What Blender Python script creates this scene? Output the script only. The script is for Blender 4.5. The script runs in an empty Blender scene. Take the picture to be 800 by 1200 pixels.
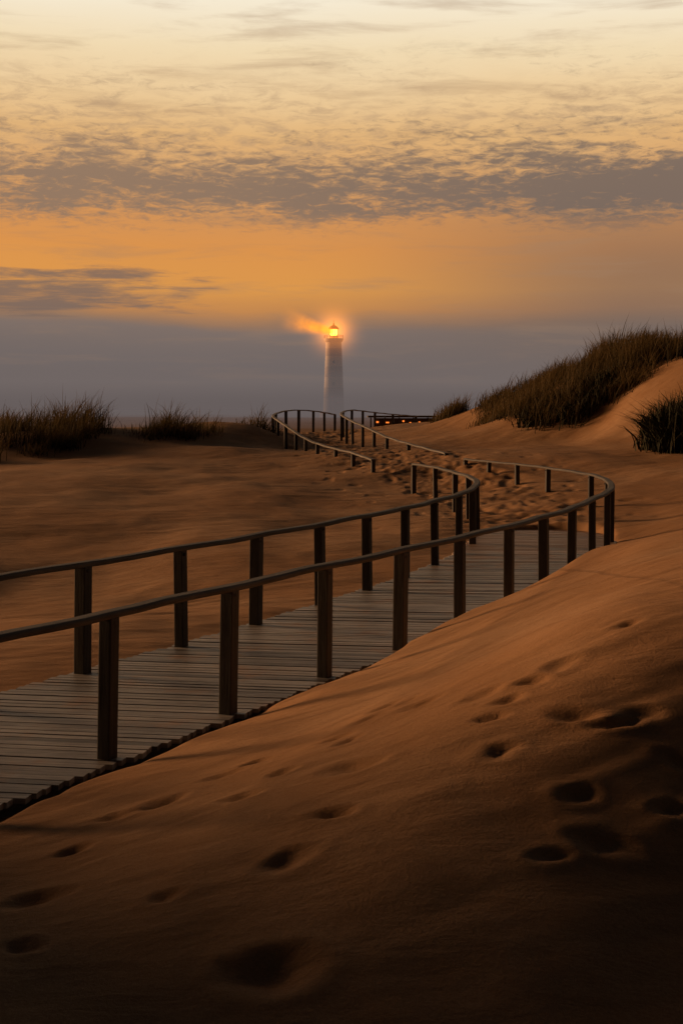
import bpy, math, random
import numpy as np
from mathutils import Vector, Matrix
random.seed(7); rng=np.random.default_rng(7)
sc=bpy.context.scene
sc.view_settings.view_transform='Standard'; sc.view_settings.look='None'; sc.view_settings.exposure=0; sc.view_settings.gamma=1
def lin(c): return tuple(((v/255)/12.92 if v/255<=.04045 else ((v/255+.055)/1.055)**2.4) for v in c)+(1,)

# ---------------- node helper ----------------
class NT:
    def __init__(s,nt): s.nt=nt; nt.nodes.clear()
    def n(s,t,**kw):
        nd=s.nt.nodes.new(t)
        for k,v in kw.items(): setattr(nd,k,v)
        return nd
    def l(s,a,b): s.nt.links.new(a,b)
    def setin(s,sock,v):
        if isinstance(v,bpy.types.NodeSocket): s.l(v,sock)
        else: sock.default_value=v
    def math(s,op,a,b=0.0,c=None,clamp=False):
        m=s.n('ShaderNodeMath',operation=op,use_clamp=clamp); s.setin(m.inputs[0],a); s.setin(m.inputs[1],b)
        if c is not None: s.setin(m.inputs[2],c)
        return m.outputs[0]
    def mr(s,v,a,b,c=0.0,d=1.0,smooth=True):
        m=s.n('ShaderNodeMapRange'); m.interpolation_type='SMOOTHSTEP' if smooth else 'LINEAR'; m.clamp=True
        s.setin(m.inputs[0],v); s.setin(m.inputs[1],a); s.setin(m.inputs[2],b); s.setin(m.inputs[3],c); s.setin(m.inputs[4],d); return m.outputs[0]
    def mix(s,f,a,b,blend='MIX'):
        m=s.n('ShaderNodeMix',data_type='RGBA',blend_type=blend); s.setin(m.inputs[0],f); s.setin(m.inputs[6],a); s.setin(m.inputs[7],b); return m.outputs[2]
    def vec(s,x,y,z=0.0):
        m=s.n('ShaderNodeCombineXYZ'); s.setin(m.inputs[0],x); s.setin(m.inputs[1],y); s.setin(m.inputs[2],z); return m.outputs[0]
    def noise(s,v,scale,detail=4,rough=.55,dist=0.0):
        m=s.n('ShaderNodeTexNoise'); s.setin(m.inputs['Vector'],v); m.inputs['Scale'].default_value=scale; m.inputs['Detail'].default_value=detail
        m.inputs['Roughness'].default_value=rough; m.inputs['Distortion'].default_value=dist; return m.outputs[0]
    def ramp(s,f,stops):
        m=s.n('ShaderNodeValToRGB'); s.setin(m.inputs[0],f); e=m.color_ramp.elements
        while len(e)>1: e.remove(e[0])
        e[0].position=stops[0][0]; e[0].color=stops[0][1]
        for p,c in stops[1:]:
            q=e.new(p); q.color=c
        return m.outputs[0]

# ---------------- world ----------------
SUN_AZ=math.radians(-62); SUN_EL=math.radians(10)   # azimuth from +Y, negative = left
w=bpy.data.worlds.new("World"); sc.world=w; w.use_nodes=True
try:
    w.cycles.sampling_method='MANUAL'; w.cycles.sample_map_resolution=256
except Exception as e: print(e)
N=NT(w.node_tree)
tc=N.n('ShaderNodeTexCoord'); vm=N.n('ShaderNodeVectorMath',operation='NORMALIZE'); N.l(tc.outputs['Generated'],vm.inputs[0])
sp=N.n('ShaderNodeSeparateXYZ'); N.l(vm.outputs[0],sp.inputs[0]); X,Y,Z=sp.outputs
wob=N.noise(N.vec(N.math('MULTIPLY',X,7),N.math('MULTIPLY',Z,30),Y),1.0,5,.55)
wobc=N.math('SUBTRACT',wob,.5)
Zw=N.math('MULTIPLY_ADD',wobc,.014,Z)
Zw=N.math('ADD',Zw,N.mr(X,-.05,-.26,0.0,-.006))
p=N.math('MULTIPLY',Zw,2.0,clamp=True)
base=N.ramp(p,[(0,lin((88,80,80))),(.06,lin((109,100,99))),(.112,lin((128,111,103))),(.122,lin((156,118,90))),(.140,lin((204,138,74))),(.168,lin((226,154,72))),(.225,lin((218,146,76))),(.26,lin((211,145,84))),(.31,lin((214,156,98))),(.38,lin((226,180,122))),(.43,lin((235,200,150))),(.49,lin((241,218,178))),(.56,lin((246,234,210))),(.63,lin((170,160,150))),(.75,lin((70,66,70))),(1,lin((42,42,50)))])
rmask=N.math('MULTIPLY',N.mr(X,-.04,.22),N.mr(Zw,.19,.09),clamp=True)
base=N.mix(N.math('MULTIPLY',rmask,.74),base,lin((114,97,88)))
st=N.noise(N.vec(N.math('MULTIPLY',X,9),N.math('MULTIPLY',Z,75),Y),1.0,6,.6,.3)
base=N.mix(N.mr(st,.48,.74,0,.4),base,lin((160,126,98)))
# mackerel band
fine=N.noise(N.vec(N.math('MULTIPLY',X,70),N.math('MULTIPLY',Z,250),Y),1.0,5,.7,.6)
big=N.noise(N.vec(N.math('MULTIPLY',X,9),N.math('MULTIPLY_ADD',Z,46,5.3),Y),1.0,5,.62,.5)
band=N.math('MULTIPLY',N.mr(Z,.114,.148),N.mr(Z,.215,.158))
d=N.math('ADD',N.math('MULTIPLY',fine,.72),N.math('MULTIPLY',big,.78))
d=N.math('ADD',d,N.math('MULTIPLY',band,.24))
slab=N.math('MULTIPLY',N.mr(X,.06,.2),N.math('MULTIPLY',N.mr(Z,.128,.142),N.mr(Z,.175,.155)))
d=N.math('MULTIPLY_ADD',slab,.08,d)
cl=N.mr(d,.79,1.05)
cl=N.math('MULTIPLY',cl,N.mr(Z,.113,.14)); cl=N.math('MULTIPLY',cl,N.mr(Z,.28,.16))
ccol=N.mix(N.mr(X,-.2,.2),lin((140,116,98)),lin((116,102,94)))
base=N.mix(N.math('MULTIPLY',cl,.92),base,ccol)
sp2=N.noise(N.vec(N.math('MULTIPLY',X,40),N.math('MULTIPLY',Z,150),N.math('ADD',Y,3.)),1.0,6,.7,.5)
sp3=N.noise(N.vec(N.math('MULTIPLY',X,6),N.math('MULTIPLY',Z,18),N.math('ADD',Y,7.)),1.0,3,.5)
m2=N.math('MULTIPLY',N.mr(sp2,.42,.7),N.math('MULTIPLY',N.mr(Z,.16,.19),N.mr(Z,.265,.20)))
m2=N.math('MULTIPLY',m2,N.mr(sp3,.35,.6))
base=N.mix(N.math('MULTIPLY',m2,.55),base,lin((172,142,114)))
# low cloud at left
lc=N.noise(N.vec(N.math('MULTIPLY',X,16),N.math('MULTIPLY',Z,150),Y),1.0,6,.62,.4)
lm=N.math('MULTIPLY',N.mr(X,-.05,-.20),N.math('MULTIPLY',N.mr(Z,.062,.074),N.mr(Z,.104,.090)))
lcm=N.mr(N.math('MULTIPLY_ADD',lm,.27,lc),.53,.83)
base=N.mix(N.math('MULTIPLY',N.math('MULTIPLY',lcm,N.mr(lm,0,.2)),.85),base,lin((118,100,92)))
dirf=N.mr(Y,.05,.93,.05,1.0)
base=N.mix(1.0,base,N.vec(dirf,dirf,dirf),'MULTIPLY')
sky=N.n('ShaderNodeTexSky'); sky.sky_type='NISHITA'; sky.sun_disc=False; sky.sun_elevation=math.radians(2); sky.sun_rotation=SUN_AZ
b1=N.n('ShaderNodeBackground'); N.l(sky.outputs[0],b1.inputs[0]); b1.inputs[1].default_value=.003
b2=N.n('ShaderNodeBackground'); N.l(base,b2.inputs[0]); b2.inputs[1].default_value=1.0
ad=N.n('ShaderNodeAddShader'); N.l(b1.outputs[0],ad.inputs[0]); N.l(b2.outputs[0],ad.inputs[1])
wo=N.n('ShaderNodeOutputWorld'); N.l(ad.outputs[0],wo.inputs[0])

# ---------------- camera ----------------
HC=2.15
cd=bpy.data.cameras.new("camera"); cam=bpy.data.objects.new("camera",cd); sc.collection.objects.link(cam)
cam.location=(0,0,HC); cam.rotation_euler=(math.radians(90),0,0); cd.lens=49.5; cd.sensor_width=36; cd.shift_y=-.1; cd.clip_end=20000
sc.camera=cam
sd=bpy.data.lights.new("sun",'SUN'); so=bpy.data.objects.new("sun",sd); sc.collection.objects.link(so)
dv=Vector((math.sin(SUN_AZ)*math.cos(SUN_EL),math.cos(SUN_AZ)*math.cos(SUN_EL),math.sin(SUN_EL)))
so.rotation_euler=dv.to_track_quat('Z','Y').to_euler(); so.location=(-30,40,20)
sd.energy=3.7; sd.angle=math.radians(16); sd.color=(1,.52,.235)

# ---------------- materials ----------------
def mat(name):
    m=bpy.data.materials.new(name); m.use_nodes=True; n=NT(m.node_tree)
    b=n.n('ShaderNodeBsdfPrincipled'); o=n.n('ShaderNodeOutputMaterial'); n.l(b.outputs[0],o.inputs[0]); return m,n,b,o
def bump(n,b,h,strength,dist,prev=None):
    k=n.n('ShaderNodeBump'); k.inputs['Strength'].default_value=strength; k.inputs['Distance'].default_value=dist; n.setin(k.inputs['Height'],h)
    if prev is not None: n.l(prev,k.inputs['Normal'])
    return k.outputs[0]
# sand
msand,n,b,o=mat("sand")
g=n.n('ShaderNodeNewGeometry').outputs['Position']
c1=n.noise(g,.28,3,.6); c2=n.noise(g,3.0,4,.6); c3=n.noise(g,60,4,.75)
col=n.mix(n.mr(c1,.35,.65),(.42,.235,.115,1),(.49,.31,.18,1))
col=n.mix(n.mr(c2,.4,.7,0,.5),col,(.36,.20,.10,1))
col=n.mix(n.mr(c3,.4,.68,0,.4),col,(.27,.15,.075,1))
gr=n.noise(g,260,2,.7); col=n.mix(n.mr(gr,.4,.7,0,.5),col,(.22,.125,.06,1))
n.l(col,b.inputs['Base Color']); b.inputs['Roughness'].default_value=.95; b.inputs['Specular IOR Level'].default_value=.12
mp=n.n('ShaderNodeMapping'); n.l(g,mp.inputs[0]); mp.inputs['Rotation'].default_value=(0,0,.5); mp.inputs['Scale'].default_value=(1,2.4,1)
r1=n.noise(mp.outputs[0],2.2,4,.55,.3)
k=bump(n,b,r1,.4,.06); k=bump(n,b,c3,.5,.010,k); k=bump(n,b,gr,.5,.003,k); n.l(k,b.inputs['Normal'])
def wood(name,ca,cb,rough=.75):
    m,n,b,o=mat(name)
    t=n.n('ShaderNodeAttribute'); t.attribute_name='tint'
    u=n.n('ShaderNodeAttribute'); u.attribute_name='wuv'
    q=n.noise(u.outputs['Vector'],1.0,6,.65,.6)
    q2=n.noise(n.n('ShaderNodeNewGeometry').outputs['Position'],2.2,4,.6)
    c=n.mix(n.mr(q,.3,.72),ca,cb); c=n.mix(n.mr(q2,.4,.7,0,.45),c,tuple(v*.5 for v in ca[:3])+(1,))
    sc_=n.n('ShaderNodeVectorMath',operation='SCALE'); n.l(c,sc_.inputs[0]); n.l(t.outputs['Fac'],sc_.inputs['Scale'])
    n.l(sc_.outputs[0],b.inputs['Base Color']); b.inputs['Roughness'].default_value=rough
    n.l(bump(n,b,q,.6,.008),b.inputs['Normal']); return m,n,b,sc_
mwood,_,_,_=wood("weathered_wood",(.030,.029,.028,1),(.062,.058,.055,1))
mplank,pn,pb,psc=wood("plank_wood",(.22,.215,.215,1),(.47,.455,.45,1),.5)
pg=pn.n('ShaderNodeNewGeometry').outputs['Position']; dn=pn.noise(pg,1.6,5,.65)
psy=pn.n('ShaderNodeSeparateXYZ'); pn.l(pg,psy.inputs[0])
drift=pn.math('ADD',dn,pn.mr(psy.outputs[1],17,24.5,0,.28))     # more blown sand where the dune swallows the walk
pcol=pn.mix(pn.mr(drift,.52,.70,0,.75),psc.outputs[0],(.36,.215,.12,1)); pn.l(pcol,pb.inputs['Base Color'])

# ---------------- mesh builder with attributes ----------------
class MB:
    def __init__(s): s.v=[];s.f=[];s.t=[];s.u=[]
    def box(s,c,ax,ay,az,hx,hy,hz,tint=1.0,wlong=2):
        o=len(s.v); off=random.uniform(0,50)
        for sx,sy,sz in ((-1,-1,-1),(1,-1,-1),(1,1,-1),(-1,1,-1),(-1,-1,1),(1,-1,1),(1,1,1),(-1,1,1)):
            s.v.append(c+ax*hx*sx+ay*hy*sy+az*hz*sz); s.t.append(tint)
            l=[hx*sx*35,hy*sy*35,hz*sz*35]; l[wlong]*=.07; s.u.append((l[0]+off,l[1]+off,l[2]))
        for q in ((0,3,2,1),(4,5,6,7),(0,1,5,4),(1,2,6,5),(2,3,7,6),(3,0,4,7)): s.f.append(tuple(o+i for i in q))
    def sweep(s,pts,prof,tint=1.0):
        o=len(s.v); m=len(prof); L=0
        for i,p in enumerate(pts):
            a=pts[max(0,i-1)]; c=pts[min(len(pts)-1,i+1)]; d=(c-a).normalized()
            side=d.cross(Vector((0,0,1))).normalized(); up=side.cross(d)
            if i: L+=(p-pts[i-1]).length
            for (x,z) in prof:
                s.v.append(p+side*x+up*z); s.t.append(tint); s.u.append((x*35,z*35,L*2.5))
        for i in range(len(pts)-1):
            for j in range(m):
                k=(j+1)%m; s.f.append((o+i*m+j,o+i*m+k,o+(i+1)*m+k,o+(i+1)*m+j))
        s.f.append(tuple(o+j for j in range(m))[::-1]); s.f.append(tuple(o+(len(pts)-1)*m+j for j in range(m)))
    def obj(s,name,m,bevel=0,parent=None):
        me=bpy.data.meshes.new(name); me.from_pydata([tuple(v) for v in s.v],[],s.f); me.update()
        a=me.attributes.new('tint','FLOAT','POINT'); a.data.foreach_set('value',s.t)
        a=me.attributes.new('wuv','FLOAT_VECTOR','POINT'); a.data.foreach_set('vector',np.array(s.u,dtype=np.float32).ravel())
        me.materials.append(m); ob=bpy.data.objects.new(name,me); sc.collection.objects.link(ob)
        if bevel:
            bm=ob.modifiers.new('bevel','BEVEL'); bm.width=bevel; bm.segments=2; bm.limit_method='ANGLE'
        if parent: ob.parent=parent
        return ob
def catmull(P,step=.25):
    P=[Vector(p) for p in P]; Q=[2*P[0]-P[1]]+P+[2*P[-1]-P[-2]]; out=[]
    for i in range(1,len(Q)-2):
        k=max(2,int((Q[i+1]-Q[i]).length/step))
        for j in range(k):
            t=j/k; a,b_,c,d=Q[i-1],Q[i],Q[i+1],Q[i+2]
            out.append(.5*((2*b_)+(c-a)*t+(2*a-5*b_+4*c-d)*t*t+(3*b_-a-3*c+d)*t**3))
    out.append(P[-1]); return out

# ---------------- railing lines (x,y,z of handrail top) ----------------
RH=.91
R1=[(-4.0,3.5,RH),(-3.36,4.8,RH),(-2.72,6.1,RH),(-2.08,7.4,RH),(-1.44,8.69,RH),(-.80,9.99,RH),(-.135,11.35,RH),(.525,12.6,RH),(1.165,13.9,RH),(1.81,15.25,RH),(2.38,16.6,RH),(2.94,18.0,RH),(3.52,19.8,RH),(4.05,21.5,RH),(4.38,22.9,RH),(4.72,25.0,RH),(4.83,27.3,RH),(4.46,30.5,RH),(4.05,32.5,RH),(3.57,34.2,RH),(3.15,35.9,RH)]
L1=[(-5.4,5.0,RH),(-4.72,6.3,RH),(-4.07,7.6,RH),(-3.42,8.9,RH),(-2.76,10.2,RH),(-2.11,11.5,RH),(-1.457,12.8,RH),(-.855,14.1,RH),(-.235,15.5,RH),(.305,16.8,RH),(.816,18.05,RH),(1.29,19.5,RH),(1.75,21.0,RH),(2.10,22.6,RH),(2.36,24.6,RH),(2.40,26.6,RH),(2.28,28.3,RH),(2.05,30.8,RH),(1.67,32.6,RH)]
L2=[(.81,36,.88),(.32,38,1.0),(-.17,40,1.06),(-.71,42,1.16),(-1.1,43.5,1.28),(-1.45,45,1.44),(-1.85,47,1.64),(-2.2,49,1.8),(-2.47,51,1.93),(-2.5,54,2.02),(-2.2,56,2.12),(-1.76,58,2.15),(-1.2,60,2.11),(-.75,62,2.04),(-.3,64,1.95)]
R2=[(2.83,38,.98),(1.99,42,1.16),(1.43,44.5,1.31),(1.07,46.5,1.47),(.73,48.5,1.62),(.4,50.5,1.75),(.19,52.5,1.86),(0,54.5,1.98),(.07,57,2.08),(.43,59,2.15),(.92,61,2.11),(1.5,63,2.04),(2.4,66,1.95),(3.7,70,1.85)]
prof=[(-.05,-.045),(.05,-.045),(.058,-.032),(.058,-.014),(.045,0),(-.045,0),(-.058,-.014),(-.058,-.032)]
def railing(P,depth,tintr):
    mb=MB(); curve=catmull(P); curve=[Vector((p.x,p.y,p.z+.005*math.sin(i*.9)+random.uniform(-.0025,.0025))) for i,p in enumerate(curve)]
    mb.sweep(curve,prof,tintr)
    for i,pp in enumerate(P):
        a=Vector(P[max(0,i-1)]); c=Vector(P[min(len(P)-1,i+1)]); d=(c-a); d.z=0; d.normalize(); s=d.cross(Vector((0,0,1)))
        zt=pp[2]-.036; zb=pp[2]-RH-depth
        cc=Vector((pp[0],pp[1],(zt+zb)/2)); wv=random.uniform(.046,.054)
        lean=Vector((random.uniform(-.016,.016),random.uniform(-.016,.016),1)).normalized()
        mb.box(cc,s,d,lean,wv,wv,(zt-zb)/2,random.uniform(.7,1.25),2)
        mb.box(Vector((pp[0],pp[1],pp[2]-.075)),s,d,Vector((0,0,1)),wv+.008,.02,.014,.5,0)
    return mb.obj("wooden_railing",mwood,.007)
railing(R1,.35,1.9); railing(L1,.35,1.9); railing(L2,.7,4.2); railing(R2,.7,4.2)  # light on the handrails painted into their tint, strongest on the far runs

# ---------------- boardwalk ----------------
RC=catmull([p for p in R1 if p[1]<28],.1); LC=catmull([p for p in L1 if p[1]<27],.1)
def resample(C,n_):
    C=np.array([[p.x,p.y] for p in C]); s=np.r_[0,np.cumsum(np.linalg.norm(np.diff(C,axis=0),axis=1))]; t=np.linspace(0,s[-1],n_)
    return np.c_[np.interp(t,s,C[:,0]),np.interp(t,s,C[:,1])],s[-1]
na=400
ra,_=resample(RC,na); la,_=resample(LC,na)
pair=[]; j0=0
for i in range(na):
    dd=np.linalg.norm(la-ra[i],axis=1); j=int(np.argmin(dd)); j=max(j,j0); j0=j; pair.append(j)
pair=np.array(pair,float)
pair=np.convolve(np.pad(pair,12,mode='edge'),np.ones(25)/25,'valid')
lp=np.c_[np.interp(pair,np.arange(na),la[:,0]),np.interp(pair,np.arange(na),la[:,1])]
cen=(ra+lp)/2
s=np.r_[0,np.cumsum(np.linalg.norm(np.diff(cen,axis=0),axis=1))]
mb=MB(); pitch=.104; cnt=int(s[-1]/pitch); SK=math.radians(17)
for i in range(cnt):
    def at(t): return (Vector((np.interp(t,s,ra[:,0]),np.interp(t,s,ra[:,1]),0)),Vector((np.interp(t,s,lp[:,0]),np.interp(t,s,lp[:,1]),0)))
    t0=i*pitch; r,l=at(t0+pitch/2)
    d=(r-l); L=d.length/math.cos(SK); d.normalize()
    ja=random.uniform(-.025,.025)
    rot=Matrix.Rotation(SK+random.uniform(-.008,.008),3,'Z'); d=rot@d; al=Vector((-d.y,d.x,0))
    up=(Vector((0,0,1))+al*random.uniform(-.03,.03)).normalized(); al2=up.cross(d)
    zz=-.018+random.uniform(-.004,.003)
    mb.box((r+l)/2+d*ja+Vector((0,0,zz)),d,al2,up,L/2+.10,(pitch*math.cos(SK)-random.uniform(.008,.018))/2,.017,random.choice([.45,.65,.8,.9,.95,1,1.05,1.15])*random.uniform(.88,1.12),0)
for C in (ra,lp,cen):
    pts=[Vector((C[i,0],C[i,1],-.045)) for i in range(0,na,5)]
    mb.sweep(pts,[(-.04,-.16),(.04,-.16),(.04,0),(-.04,0)],.3)
mb.obj("wooden_boardwalk",mplank)

# ---------------- terrain ----------------
CP=[]
def A(*a): CP.extend(a)
A((0,0,-.2),(-3,1,-.3),(3,1,-.6),(0,-6,-.2),(-6,-4,.3),(6,-4,-.2),(0,3,-.15),(0,4.6,.10),(0,5.5,.32),(0,6.9,.43),(0,8.3,.31),(0,10,.16),
  (-1.06,4.5,.05),(-1.44,5.93,.08),(-1.9,7.4,-.02),(-.9,8.3,.08),(-.4,9.9,.06),(-2.6,5.6,-.03),(-3.2,4.3,-.03),
  (.7,4.6,.10),(.7,5.5,.36),(.75,6.4,.58),(1.3,4.6,.0),(1.4,5.4,.25),(1.5,6.2,.52),(1.65,7.2,.85),(1.7,8.0,.96),(2.3,9.5,1.02),(3.15,12.7,.97),(3.0,14.2,.86),
  (2.6,14.6,.72),(2.15,14.6,.45),(1.65,13.8,.36),(1.1,12.8,.25),(.55,11.8,.17),(1,9.5,.55),(.9,7.4,.72),(2.6,6,.35),(3.2,7.5,.85),(3,4,-.2),(5,10,1.2),(4.6,13,1.05),(7,12,1.3),(5,5,.4),
  (3.6,17,.25),(3.0,16.6,.12),(4.3,19.5,.12),(5.6,18,.5),(8,20,.9))
# unseen high dune added west of the boardwalk to shade the foreground
A((-10,-4,4.2),(-10.5,1,5.2),(-10.5,5,5.3),(-10.3,9,5.0),(-10,10.9,3.1),(-9.5,12.8,.9),(-7,5,1.1),(-7,9,.7),(-14,5,4.0),(-14,10,2.9),(-16,15,.8))
for t in range(0,na,28):
    if cen[t][1]<24: A((cen[t][0],cen[t][1],-.12))
A((5.3,22,.22),(5.3,25,.25),(5.6,28,.38),(7.3,30,.72),(8.7,36,1.0),(6.5,34,.85),(5.4,31.5,.55),(8,25,.7),(12,30,1.2),(13,22,1.2))
A((3.5,24.3,-.02),(3.6,26.5,.06),(3.4,29,.16),(2.9,32,.28),(2.4,35,.5),(4.0,32.5,.4),(3.5,34.2,.6),(3.1,36,.76),(1.67,32.6,.25),(2.0,31,.24),(.8,36,.58),(1.6,38,.72),(-.17,40,.76),(-.71,42,.82),(-1.5,45,.84),(-1.85,47,.84),(-2.4,51,.9),(2.83,38,.87),(2,42,.97),(1.4,44.5,.9),(.9,48,.86),(.1,54,.96),(.6,45,.86),(-.8,50,.88),(-1.2,56,1.05),(-1,60,1.15),(0,64,1.1))
A((-2.9,12.2,-.06),(-2.2,13.3,-.08),(-1.0,15.6,-.08),(.1,17.9,-.1),(.9,20.2,-.08),(1.7,23.5,0),(-4.5,17.5,-.35),(-2.5,19,-.25),(-5,13.5,-.2),(-8,18,.0),(-6.5,24,.12),(-3,25,.05),(0,25,.02),(1.4,27,.1),(0,30,.22),(-3,32,.35),(-9,33,.5),(-6,38,.65),(-2,37,.55),(-3,43,.95),(-10,41,.62),(-6,43,.85),(-15,40,.9),(-11,45,1.3),(-8,46,1.35),(-5.5,47,1.4),(-3.8,48,1.46),(-3.2,50,1.6),(-3.2,54,1.4),(-15,48,1.3),(-25,45,1.2),(-8,52,1.1),(-20,25,.5),(-15,60,.5),(-4,62,1.0))
A((5.1,42,1.02),(7.6,42,1.15),(5,52,1.5),(4.2,58,1.7),(3.4,62,1.6),(3,50,1.2),(3.3,44,1.0),(8.2,45,1.65),(6.3,47,1.6),(7.8,46.5,2.1),(9.5,45,2.8),(10.7,44,3.2),(11.6,48,4.2),(9.1,50,3.65),(7.6,52,3.1),(6.0,54,2.4),(4.75,57,2.0),(9.5,41,1.5),(8.5,37,1.05),(14,35,1.5),(16,48,4.8),(16,41,3.2),(12,40,2.3),(25,50,4.5),(25,35,2.5),(14,60,3.0),(8,62,2.0),(30,15,1.5),(2,70,1.0),(8,75,1.0),(-5,75,.3),(20,75,1.5),(-25,75,.2))
CP=np.array(CP,float)
def U(r2): return np.where(r2>1e-9,.5*r2*np.log(np.maximum(r2,1e-9)),0)
S=10.0; pc=CP[:,:2]/S; n_=len(pc)
K=U(((pc[:,None]-pc[None])**2).sum(-1))+np.eye(n_)*2e-4
Pm=np.c_[np.ones(n_),pc]; M=np.block([[K,Pm],[Pm.T,np.zeros((3,3))]])
sol=np.linalg.solve(M,np.r_[CP[:,2],0,0,0])
def hash2(i,j,s): 
    v=np.sin(i*127.1+j*311.7+s*74.7)*43758.5453; return v-np.floor(v)
def vnoise(x,y,s=0):
    i=np.floor(x);j=np.floor(y);fx=x-i;fy=y-j;fx=fx*fx*fx*(fx*(fx*6-15)+10);fy=fy*fy*fy*(fy*(fy*6-15)+10)
    return (hash2(i,j,s)*(1-fx)+hash2(i+1,j,s)*fx)*(1-fy)+(hash2(i,j+1,s)*(1-fx)+hash2(i+1,j+1,s)*fx)*fy-.5
def sstep(a,b,x): t=np.clip((x-a)/(b-a),0,1); return t*t*(3-2*t)
cseg=cen[cen[:,1]<24.2][::6]
def polydist(x,y,P):
    best=np.full(x.shape,1e9)
    for a,b_ in zip(P[:-1],P[1:]):
        d=b_-a; t=np.clip(((x-a[0])*d[0]+(y-a[1])*d[1])/(d@d),0,1)
        best=np.minimum(best,np.hypot(x-a[0]-t*d[0],y-a[1]-t*d[1]))
    return best
pathc=np.array([(3.5,25),(3.5,28),(3.0,32),(2.2,36),(1.2,39.5),(.5,43),(-.3,47),(-1.2,51),(-1.25,55),(-.8,58),(0,61),(1,64)])
FP=[(.145,7.95),(.25,8.25),(.04,7.35),(.04,6.7),(-.46,7.58),(-.64,7.4),(-.5,6.7),(-.9,7.05),(-1.12,7.0),(-1.25,6.5),(-1.28,5.87),(-1.21,5.34),(-.22,5.7),(-.05,6.1),
 (.73,7.33),(.82,7.1),(.98,7.3),(1.15,7.45),(.72,6.9),(.72,6.46),(.83,5.6),(1.06,5.73),(1.0,6.05),(1.24,6.6),(1.42,6.7),(1.4,6.0),
 (1.55,6.35),(-.3,7.0),(.42,7.7),(1.6,7.9),(-.7,5.6),(1.1,6.75),(.36,8.0),(-.02,7.6),(1.33,6.62)]
def height(x,y):
    xs=x/S; ys=y/S; z=sol[n_]+sol[n_+1]*xs+sol[n_+2]*ys
    for k in range(n_): z=z+sol[k]*U((xs-pc[k,0])**2+(ys-pc[k,1])**2)
    z=np.clip(z,-1.2,6.5)
    r=np.hypot(x,y-30); f=sstep(42,75,r); z=z*(1-f)+(-.3)*f
    near=sstep(80,50,y)
    z=z+vnoise(x*.5,y*.35,1)*.14*near*sstep(3,20,np.hypot(x,y))+vnoise(x*1.3,y*.9,2)*.04*near+vnoise(x*3.1+y*.8,y*2.2,3)*.012*near
    # wind-shaped streaks and soft ripples
    sx=x*.88+y*.47; sy=-x*.47+y*.88
    mod=sstep(-.1,.35,vnoise(x*.45,y*.45,21))
    z=z+(vnoise(sx*.9,sy*5.0+vnoise(x*.8,y*.8,22)*1.5,23)*.018+vnoise(sx*2.0,sy*12.0+vnoise(x,y,24)*3,25)*.007)*(0.35+.65*mod)*near
    z=z+sstep(90,200,r)*(vnoise(x*.02,y*.02,9)*2.0)*sstep(2500,400,r)
    pd=polydist(x,y,pathc); pm=sstep(1.7,.9,pd)*sstep(24,26.5,y)
    ch=np.minimum(vnoise(x*4.2,y*3.0,5),.1)*.09+vnoise(x*8,y*6,6)*.035
    z=z+pm*ch
    stray=np.minimum(vnoise(x*3.2,y*2.6,11)+.28,0)*.2
    z=z+stray*sstep(3.6,1.8,pd)*sstep(20,28,y)
    wx=x+.05*vnoise(x*9,y*9,31)+.02*vnoise(x*25,y*25,33); wy=y+.05*vnoise(x*9,y*9,32)+.02*vnoise(x*25,y*25,34)
    for k,(fx,fy) in enumerate(FP):
        a=math.radians([15,-20,40,-5,25][k%5]); dx=wx-fx; dy=wy-fy; sc_=[1.15,.9,.8,1.2,.75,1.0,.85][k%7]*(1 if k<14 else .85)
        dp=[.024,.032,.020,.027,.031,.021][k%6]*(1 if k<14 else .8)
        u=(dx*math.cos(a)+dy*math.sin(a))/(.095*sc_); v=(-dx*math.sin(a)+dy*math.cos(a))/(.060*sc_); q=u*u+v*v
        z=z-dp*np.exp(-q**1.2)*(1+.35*np.clip(u,-1,1))+.005*np.exp(-(np.sqrt(q)-1.7)**2*3)
    dx=wx+.25; dy=wy-4.95; q=(dx/.13)**2+(dy/.10)**2; z=z-.036*np.exp(-q**1.1)+.009*np.exp(-(np.sqrt(q)-1.6)**2*4)
    bd=polydist(x,y,cseg)
    wv=1.0+.10*vnoise(x*1.3,y*1.3,8)+.06*vnoise(x*4,y*4,18)
    lo=np.minimum(z,-.10); f=sstep(wv+.22,wv-.04,bd)
    z=z*(1-f)+lo*f
    return z
def grow(start,step,end,rate):
    o=[];p=start
    while p<end: step*=rate; p+=step; o.append(p)
    return o
xm=list(np.arange(-4.6,-1.7,.045))+list(np.arange(-1.7,2.2,.03))+list(np.arange(2.2,6.0,.045)); xr=grow(6.0,.05,9000,1.05); xl=[-4.6-(v-6.0)-.0 for v in xr]
xs_=np.array(sorted(xl)+xm+xr)
ym=list(np.arange(3.8,9,.026))+list(np.arange(9,14,.04))+list(np.arange(14,25,.075))+list(np.arange(25,58,.11))
ys_=np.array(sorted([3.8-(v-6.0) for v in grow(6.0,.05,400,1.12)])+ym+grow(58,.12,12000,1.07))
GX,GY=np.meshgrid(xs_,ys_); GZ=height(GX,GY)
nx=len(xs_);ny=len(ys_)
me=bpy.data.meshes.new("sand_dunes"); idx=np.arange(nx*ny).reshape(ny,nx)
F=np.stack([idx[:-1,:-1],idx[:-1,1:],idx[1:,1:],idx[1:,:-1]],-1).reshape(-1,4)
me.vertices.add(nx*ny); me.vertices.foreach_set('co',np.stack([GX,GY,GZ],-1).astype(np.float32).ravel())
me.loops.add(F.size); me.loops.foreach_set('vertex_index',F.ravel().astype(np.int32)); me.polygons.add(len(F))
me.polygons.foreach_set('loop_start',np.arange(0,F.size,4,dtype=np.int32)); me.polygons.foreach_set('loop_total',np.full(len(F),4,dtype=np.int32))
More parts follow.
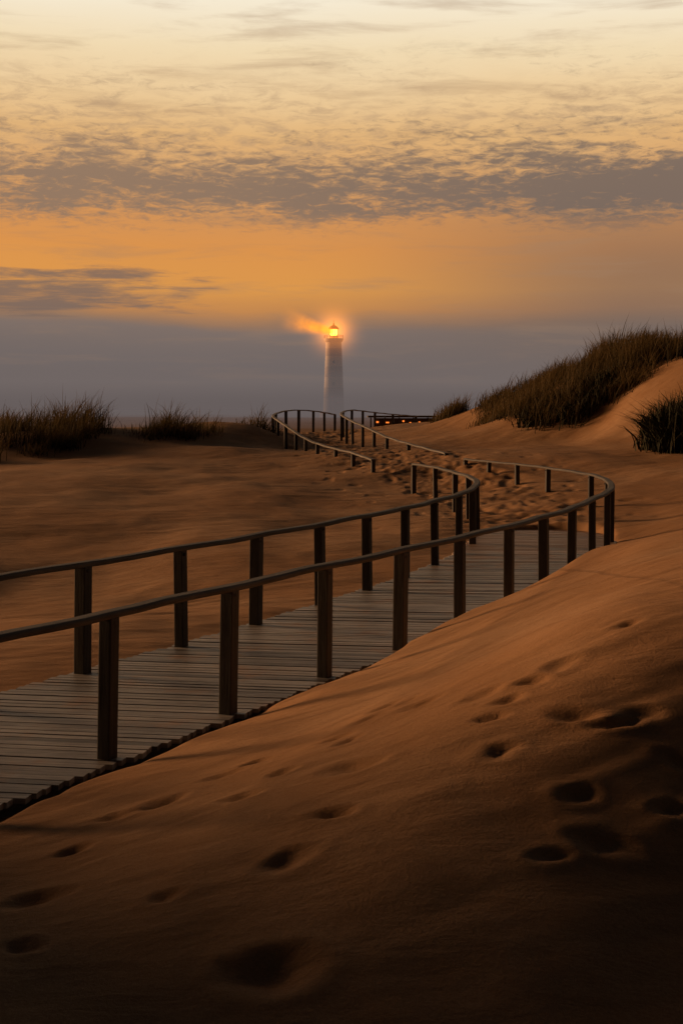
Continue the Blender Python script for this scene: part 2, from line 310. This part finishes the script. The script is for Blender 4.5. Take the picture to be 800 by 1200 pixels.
me.polygons.foreach_set('use_smooth',np.ones(len(F),dtype=bool)); me.update(calc_edges=True); me.validate()
me.materials.append(msand); sand=bpy.data.objects.new("sand_dunes",me); sc.collection.objects.link(sand)
print("terrain",nx,ny)
def H1(x,y): return height(np.array(x,float),np.array(y,float))

# ---------------- marram grass ----------------
mgr,n,b,o=mat("marram_grass")
t=n.n('ShaderNodeAttribute'); t.attribute_name='tint'; u=n.n('ShaderNodeAttribute'); u.attribute_name='along'
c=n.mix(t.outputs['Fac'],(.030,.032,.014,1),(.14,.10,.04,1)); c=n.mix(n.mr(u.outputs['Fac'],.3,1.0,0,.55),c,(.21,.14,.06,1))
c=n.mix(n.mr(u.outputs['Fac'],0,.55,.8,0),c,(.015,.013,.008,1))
n.l(c,b.inputs['Base Color']); b.inputs['Roughness'].default_value=.8; b.inputs['Specular IOR Level'].default_value=.2
tr=n.n('ShaderNodeBsdfTranslucent'); n.l(c,tr.inputs[0]); ms=n.n('ShaderNodeMixShader'); ms.inputs[0].default_value=.3
n.l(b.outputs[0],ms.inputs[1]); n.l(tr.outputs[0],ms.inputs[2]); n.l(ms.outputs[0],o.inputs[0])
mbu,n,b,o=mat("dune_shrub")
u=n.n('ShaderNodeAttribute'); u.attribute_name='tint'
n.l(n.mix(u.outputs['Fac'],(.02,.025,.012,1),(.05,.045,.02,1)),b.inputs['Base Color']); b.inputs['Roughness'].default_value=.8; b.inputs['Specular IOR Level'].default_value=.2
def grass(name,cx,cy,hs,per,spread=.22,wid=.012,m_=None,bend=.75):
    cx=np.array(cx);cy=np.array(cy);hs=np.array(hs); m=len(cx)*per
    X0=np.repeat(cx,per)+rng.normal(0,spread,m); Y0=np.repeat(cy,per)+rng.normal(0,spread,m)
    Hh=np.repeat(hs,per)*rng.uniform(.4,1.12,m); Hh=np.where(rng.uniform(0,1,m)<.04,Hh*1.25,Hh); az=rng.uniform(0,2*np.pi,m); ln=rng.uniform(.05,bend,m)*Hh
    wx=.18
    tint=np.clip(np.repeat(rng.uniform(-.2,1,len(cx)),per)*.8+rng.uniform(0,.4,m),0,1)
    Z0=H1(X0,Y0)-.05; ww=wid*rng.uniform(.6,1.3,m); ra_=rng.uniform(0,np.pi,m)
    V=[];AL=[]
    for k,(tt,wf) in enumerate(((0,1),(.4,.9),(.75,.6),(1,0.05))):
        ox=(np.cos(az)*ln+wx*Hh)*tt**2; oy=(np.sin(az)*ln)*tt**2; oz=Hh*(tt-.25*tt**3*(ln/Hh))
        for sgn in (-1,1):
            V.append(np.stack([X0+ox+sgn*np.cos(ra_)*ww*wf,Y0+oy+sgn*np.sin(ra_)*ww*wf,Z0+oz],-1)); AL.append(np.full(m,tt))
    V=np.stack(V,1).reshape(-1,3); AL=np.stack(AL,1).ravel(); TI=np.repeat(tint,8)
    bse=np.arange(m)[:,None]*8; F=np.concatenate([bse+np.array([[2*k,2*k+1,2*k+3,2*k+2]]) for k in range(3)],0)
    me=bpy.data.meshes.new(name); me.vertices.add(len(V)); me.vertices.foreach_set('co',V.astype(np.float32).ravel())
    me.loops.add(F.size); me.loops.foreach_set('vertex_index',F.ravel().astype(np.int32)); me.polygons.add(len(F))
    me.polygons.foreach_set('loop_start',np.arange(0,F.size,4,dtype=np.int32)); me.polygons.foreach_set('loop_total',np.full(len(F),4,dtype=np.int32)); me.update(calc_edges=True)
    a=me.attributes.new('tint','FLOAT','POINT'); a.data.foreach_set('value',TI.astype(np.float32))
    a=me.attributes.new('along','FLOAT','POINT'); a.data.foreach_set('value',AL.astype(np.float32))
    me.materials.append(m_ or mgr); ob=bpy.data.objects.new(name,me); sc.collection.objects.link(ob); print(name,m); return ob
def scatter_poly(poly,dens,thr=-.2,s=0):
    P=np.array(poly); lo=P.min(0);hi=P.max(0); k=int((hi-lo).prod()*dens); pts=rng.uniform(lo,hi,(k,2))
    ins=np.zeros(k,bool); j=len(P)-1
    for i in range(len(P)):
        c_=((P[i,1]>pts[:,1])!=(P[j,1]>pts[:,1]))&(pts[:,0]<(P[j,0]-P[i,0])*(pts[:,1]-P[i,1])/(P[j,1]-P[i,1]+1e-12)+P[i,0]); ins^=c_; j=i
    pts=pts[ins]; return pts[vnoise(pts[:,0]*.8,pts[:,1]*.6,s)>thr]
def place(poly,dens,h0,h1,per,thr=-.2,s=20,spread=.22,name="marram_grass",hx=None,**kw):
    q=scatter_poly(poly,dens,thr,s); hh=h0+(h1-h0)*np.clip(vnoise(q[:,0]*.9,q[:,1]*.5,s+1)+.5+rng.uniform(-.25,.25,len(q)),0,1)
    if hx: hh=hh*np.interp(q[:,0],*hx)
    return grass(name,q[:,0],q[:,1],hh,per,spread,**kw)
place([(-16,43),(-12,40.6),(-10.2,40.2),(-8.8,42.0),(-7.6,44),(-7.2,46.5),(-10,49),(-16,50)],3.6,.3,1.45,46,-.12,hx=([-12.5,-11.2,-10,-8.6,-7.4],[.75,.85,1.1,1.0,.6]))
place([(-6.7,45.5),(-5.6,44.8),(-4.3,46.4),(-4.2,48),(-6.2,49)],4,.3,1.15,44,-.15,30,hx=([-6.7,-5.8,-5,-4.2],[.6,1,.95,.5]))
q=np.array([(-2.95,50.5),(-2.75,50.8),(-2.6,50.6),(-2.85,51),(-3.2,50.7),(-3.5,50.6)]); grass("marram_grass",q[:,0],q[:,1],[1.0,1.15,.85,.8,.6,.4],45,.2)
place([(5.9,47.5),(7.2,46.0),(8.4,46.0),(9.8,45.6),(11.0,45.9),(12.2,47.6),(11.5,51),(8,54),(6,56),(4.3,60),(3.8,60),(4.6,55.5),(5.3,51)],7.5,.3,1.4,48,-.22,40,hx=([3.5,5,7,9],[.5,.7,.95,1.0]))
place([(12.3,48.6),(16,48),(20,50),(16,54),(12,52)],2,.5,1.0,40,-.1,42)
# dark low shrubs: right edge and under the grass of the hill
place([(8.15,37.3),(8.4,36.3),(10.5,36),(11,38.5),(9.0,38.8)],18,1.1,1.9,110,-.5,50,.22,"dune_shrub",m_=mbu,wid=.022,bend=1.2)
place([(6.2,47.0),(7.4,46.1),(8.6,46.3),(9.4,47.3),(8.2,48.6),(6.6,49)],5,.5,1.0,80,-.35,52,.25,"dune_shrub",m_=mbu,wid=.022,bend=1.3)

# ---------------- lighthouse ----------------
LX,LY=-2.6,470.0; GZ0=0.0
def pmat(name,c1,c2,sc_=.6,rough=.7):
    m,n,b,o=mat(name); g=n.n('ShaderNodeNewGeometry').outputs['Position']; q=n.noise(g,sc_,5,.6)
    n.l(n.mix(n.mr(q,.35,.7),c1,c2),b.inputs['Base Color']); b.inputs['Roughness'].default_value=rough; return m
mwhite=pmat("white_render",(.84,.77,.70,1),(.76,.69,.63,1)); mband=pmat("pale_stone_band",(.66,.57,.52,1),(.58,.50,.46,1))
mred=pmat("red_metal",(.25,.03,.02,1),(.18,.03,.02,1)); mdark=pmat("dark_glass",(.02,.02,.025,1),(.03,.03,.03,1),1,.2)
mlamp,n,b,o=mat("lamp_glow"); b.inputs['Base Color'].default_value=(1,.5,.15,1); b.inputs['Emission Color'].default_value=(1,.36,.04,1); b.inputs['Emission Strength'].default_value=8
light=bpy.data.objects.new("lighthouse",None); sc.collection.objects.link(light); light.location=(LX,LY,GZ0)
def lathe(name,prof_,m,parent,seg=32,loc=(0,0,0)):
    v=[];f=[]
    for r,z in prof_:
        for k in range(seg): a=2*math.pi*k/seg; v.append((r*math.cos(a),r*math.sin(a),z))
    for i in range(len(prof_)-1):
        for k in range(seg): q=(k+1)%seg; f.append((i*seg+k,i*seg+q,(i+1)*seg+q,(i+1)*seg+k))
    f.append(tuple(range(seg))[::-1]); f.append(tuple((len(prof_)-1)*seg+k for k in range(seg)))
    me=bpy.data.meshes.new(name); me.from_pydata(v,[],f); 
    me.materials.append(m); ob=bpy.data.objects.new(name,me); sc.collection.objects.link(ob); ob.parent=parent; ob.location=loc; return ob
def rr(z): return 3.55-(z/25)*.95
zb=[0,6,9.5,13,16.5,20,22.5,24.6]
for i in range(len(zb)-1):
    off=0 if i%2==0 else .02
    lathe("tower_band_%d"%i,[(rr(zb[i])+off,zb[i]),(rr(zb[i+1])+off,zb[i+1])],mwhite if i%2==0 else mband,light)
lathe("plinth",[(4.6,-1),(4.6,1.2),(3.9,1.6),(3.9,1.7)],mband,light)
lathe("cornice",[(2.7,24.6),(3.1,25.2),(3.1,25.6)],mwhite,light)
lathe("gallery_deck",[(3.3,25.6),(3.3,25.85)],mwhite,light)
for k in range(16):
    a=2*math.pi*k/16; lathe("gallery_post_%d"%k,[(.05,25.85),(.05,26.9)],mred,light,6,(3.15*math.cos(a),3.15*math.sin(a),0))
def ring(name,r,z,t_,m,parent):
    bpy.ops.mesh.primitive_torus_add(major_radius=r,minor_radius=t_,major_segments=32,minor_segments=6,location=(0,0,z)); ob=bpy.context.object; ob.name=name; ob.parent=parent; ob.data.materials.append(m)
ring("gallery_rail",3.15,26.9,.05,mred,light); ring("gallery_rail_mid",3.15,26.4,.04,mred,light)
lathe("lantern_base",[(1.7,25.85),(1.7,26.8)],mwhite,light)
lathe("lamp",[(.6,26.8),(1.25,27.1),(1.25,28.8),(.5,28.95)],mlamp,light)
for k in range(10):
    a=2*math.pi*k/10; lathe("lantern_mullion_%d"%k,[(.06,26.8),(.06,29.1)],mred,light,6,(1.55*math.cos(a),1.55*math.sin(a),0))
lathe("lantern_roof",[(1.8,29.0),(1.75,29.3),(1.2,29.9),(.5,30.3),(.25,30.5),(.3,30.8),(.1,31.0),(.05,32.0)],mred,light)
for z in (10.7,18):
    bpy.ops.mesh.primitive_cube_add(size=1,location=(0,-rr(z)-.0,z)); ob=bpy.context.object; ob.name="tower_window"; ob.scale=(.5,.25,.9); ob.parent=light; ob.data.materials.append(mdark)
def vol(name,m_build,homog=False):
    m=bpy.data.materials.new(name); m.use_nodes=True; n=NT(m.node_tree); o=n.n('ShaderNodeOutputMaterial'); m_build(n,o)
    try: m.cycles.homogeneous_volume=homog
    except Exception as e: print(e)
    return m
def beamv(n,o):
    tcn=n.n('ShaderNodeTexCoord').outputs['Object']; s_=n.n('ShaderNodeSeparateXYZ'); n.l(tcn,s_.inputs[0])
    q=n.noise(tcn,.3,4,.65); fall=n.mr(s_.outputs[2],1.0,19,1.0,0.0,False); fall=n.math('POWER',fall,1.7)
    rad=n.math('SQRT',n.math('ADD',n.math('MULTIPLY',s_.outputs[0],s_.outputs[0]),n.math('MULTIPLY',s_.outputs[1],s_.outputs[1])))
    cr=n.math('MULTIPLY_ADD',s_.outputs[2],.27,1.3)
    rel=n.math('DIVIDE',rad,cr); edge=n.mr(rel,1.0,.0)
    amp=n.math('DIVIDE',fall,cr)
    e=n.n('ShaderNodeEmission'); e.inputs[0].default_value=(1,.29,.0,1); n.l(n.math('MULTIPLY',edge,n.math('MULTIPLY',n.math('MULTIPLY',amp,n.mr(q,.3,.7,.45,1)),6.5)),e.inputs[1])
    a=n.n('ShaderNodeVolumeAbsorption'); a.inputs[0].default_value=(0,0,0,1); n.l(n.math('MULTIPLY',edge,n.math('MULTIPLY',amp,2.2)),a.inputs['Density'])
    ad=n.n('ShaderNodeAddShader'); n.l(a.outputs[0],ad.inputs[0]); n.l(e.outputs[0],ad.inputs[1]); n.l(ad.outputs[0],o.inputs['Volume'])
mbeam=vol("light_beam",beamv)
bm=lathe("light_beam",[(1.3,.0),(2.4,4),(6.4,19)],mbeam,light,24); bm.location=(0,-.8,28); bm.rotation_euler=Vector((-1,-.22,.24)).to_track_quat('Z','Y').to_euler()
def halov(n,o):
    tcn=n.n('ShaderNodeTexCoord').outputs['Object']; l_=n.n('ShaderNodeVectorMath',operation='LENGTH'); n.l(tcn,l_.inputs[0])
    f=n.math('POWER',n.mr(l_.outputs['Value'],0,17,1,0,False),5.5)
    e=n.n('ShaderNodeEmission'); e.inputs[0].default_value=(1,.29,.01,1); n.l(n.math('MULTIPLY',f,.5),e.inputs[1]); n.l(e.outputs[0],o.inputs['Volume'])
bpy.ops.mesh.primitive_uv_sphere_add(radius=17,segments=24,ring_count=12,location=(0,0,28)); hb=bpy.context.object; hb.name="mist_halo"; hb.parent=light; hb.data.materials.append(vol("mist_halo",halov))

# ---------------- sea mist ----------------
def fogm(name,dens,col):
    def fogv(n,o):
        a=n.n('ShaderNodeVolumeAbsorption'); a.inputs[0].default_value=(0,0,0,1); a.inputs['Density'].default_value=dens
        e=n.n('ShaderNodeEmission'); e.inputs[0].default_value=lin(col); e.inputs[1].default_value=dens  # emitted haze colour stands in for sky light scattered by the mist
        ad=n.n('ShaderNodeAddShader'); n.l(a.outputs[0],ad.inputs[0]); n.l(e.outputs[0],ad.inputs[1]); n.l(ad.outputs[0],o.inputs['Volume'])
    return vol(name,fogv,True)
mist=bpy.data.objects.new("sea_mist",None); sc.collection.objects.link(mist)
def fogbox(name,z0,z1,y0,m):
    me=bpy.data.meshes.new(name); x0,x1,y1=-3000,3000,4000
    me.from_pydata([(x0,y0,z0),(x1,y0,z0),(x1,y1,z0),(x0,y1,z0),(x0,y0,z1),(x1,y0,z1),(x1,y1,z1),(x0,y1,z1)],[],[(0,3,2,1),(4,5,6,7),(0,1,5,4),(1,2,6,5),(2,3,7,6),(3,0,4,7)])
    me.materials.append(m); ob=bpy.data.objects.new(name,me); sc.collection.objects.link(ob); ob.parent=mist
fogbox("upper_layer",13.5,25,190,fogm("sea_mist_upper",.0013,(114,104,101)))
fogbox("middle_layer",6.0,13.45,190,fogm("sea_mist_middle",.0032,(113,103,101)))
fogbox("ground_layer",-5,5.95,190,fogm("sea_mist_ground",.0075,(102,93,92)))

# ---------------- beach bar with lamps ----------------
bar=bpy.data.objects.new("beach_bar",None); sc.collection.objects.link(bar); bar.location=(4.9,98,.75)
mbw=pmat("dark_timber",(.06,.045,.035,1),(.1,.07,.05,1)); 
def cube(name,loc,dim,m,parent):
    bpy.ops.mesh.primitive_cube_add(size=1,location=loc); ob=bpy.context.object; ob.name=name; ob.scale=dim; ob.parent=parent; ob.data.materials.append(m); return ob
cube("walls",(0,0,.4),(5.2,3,.8),mbw,bar); cube("roof",(0,0,.92),(6.2,3.8,.12),mbw,bar)
ml2,n,b,o=mat("lit_window"); b.inputs['Emission Color'].default_value=(1,.22,.03,1); b.inputs['Emission Strength'].default_value=1.3
for k in range(9):
    if k in (2,6): continue
    cube("window_%d"%k,(-2.4+k*.58+random.uniform(-.12,.12),-1.52,.55+random.uniform(-.12,.08)),(random.uniform(.08,.24),.06,random.uniform(.08,.18)),ml2,bar)
for k in range(7): cube("terrace_post_%d"%k,(-2.9+k*.97,-1.8,.4),(.1,.1,.9),mbw,bar)
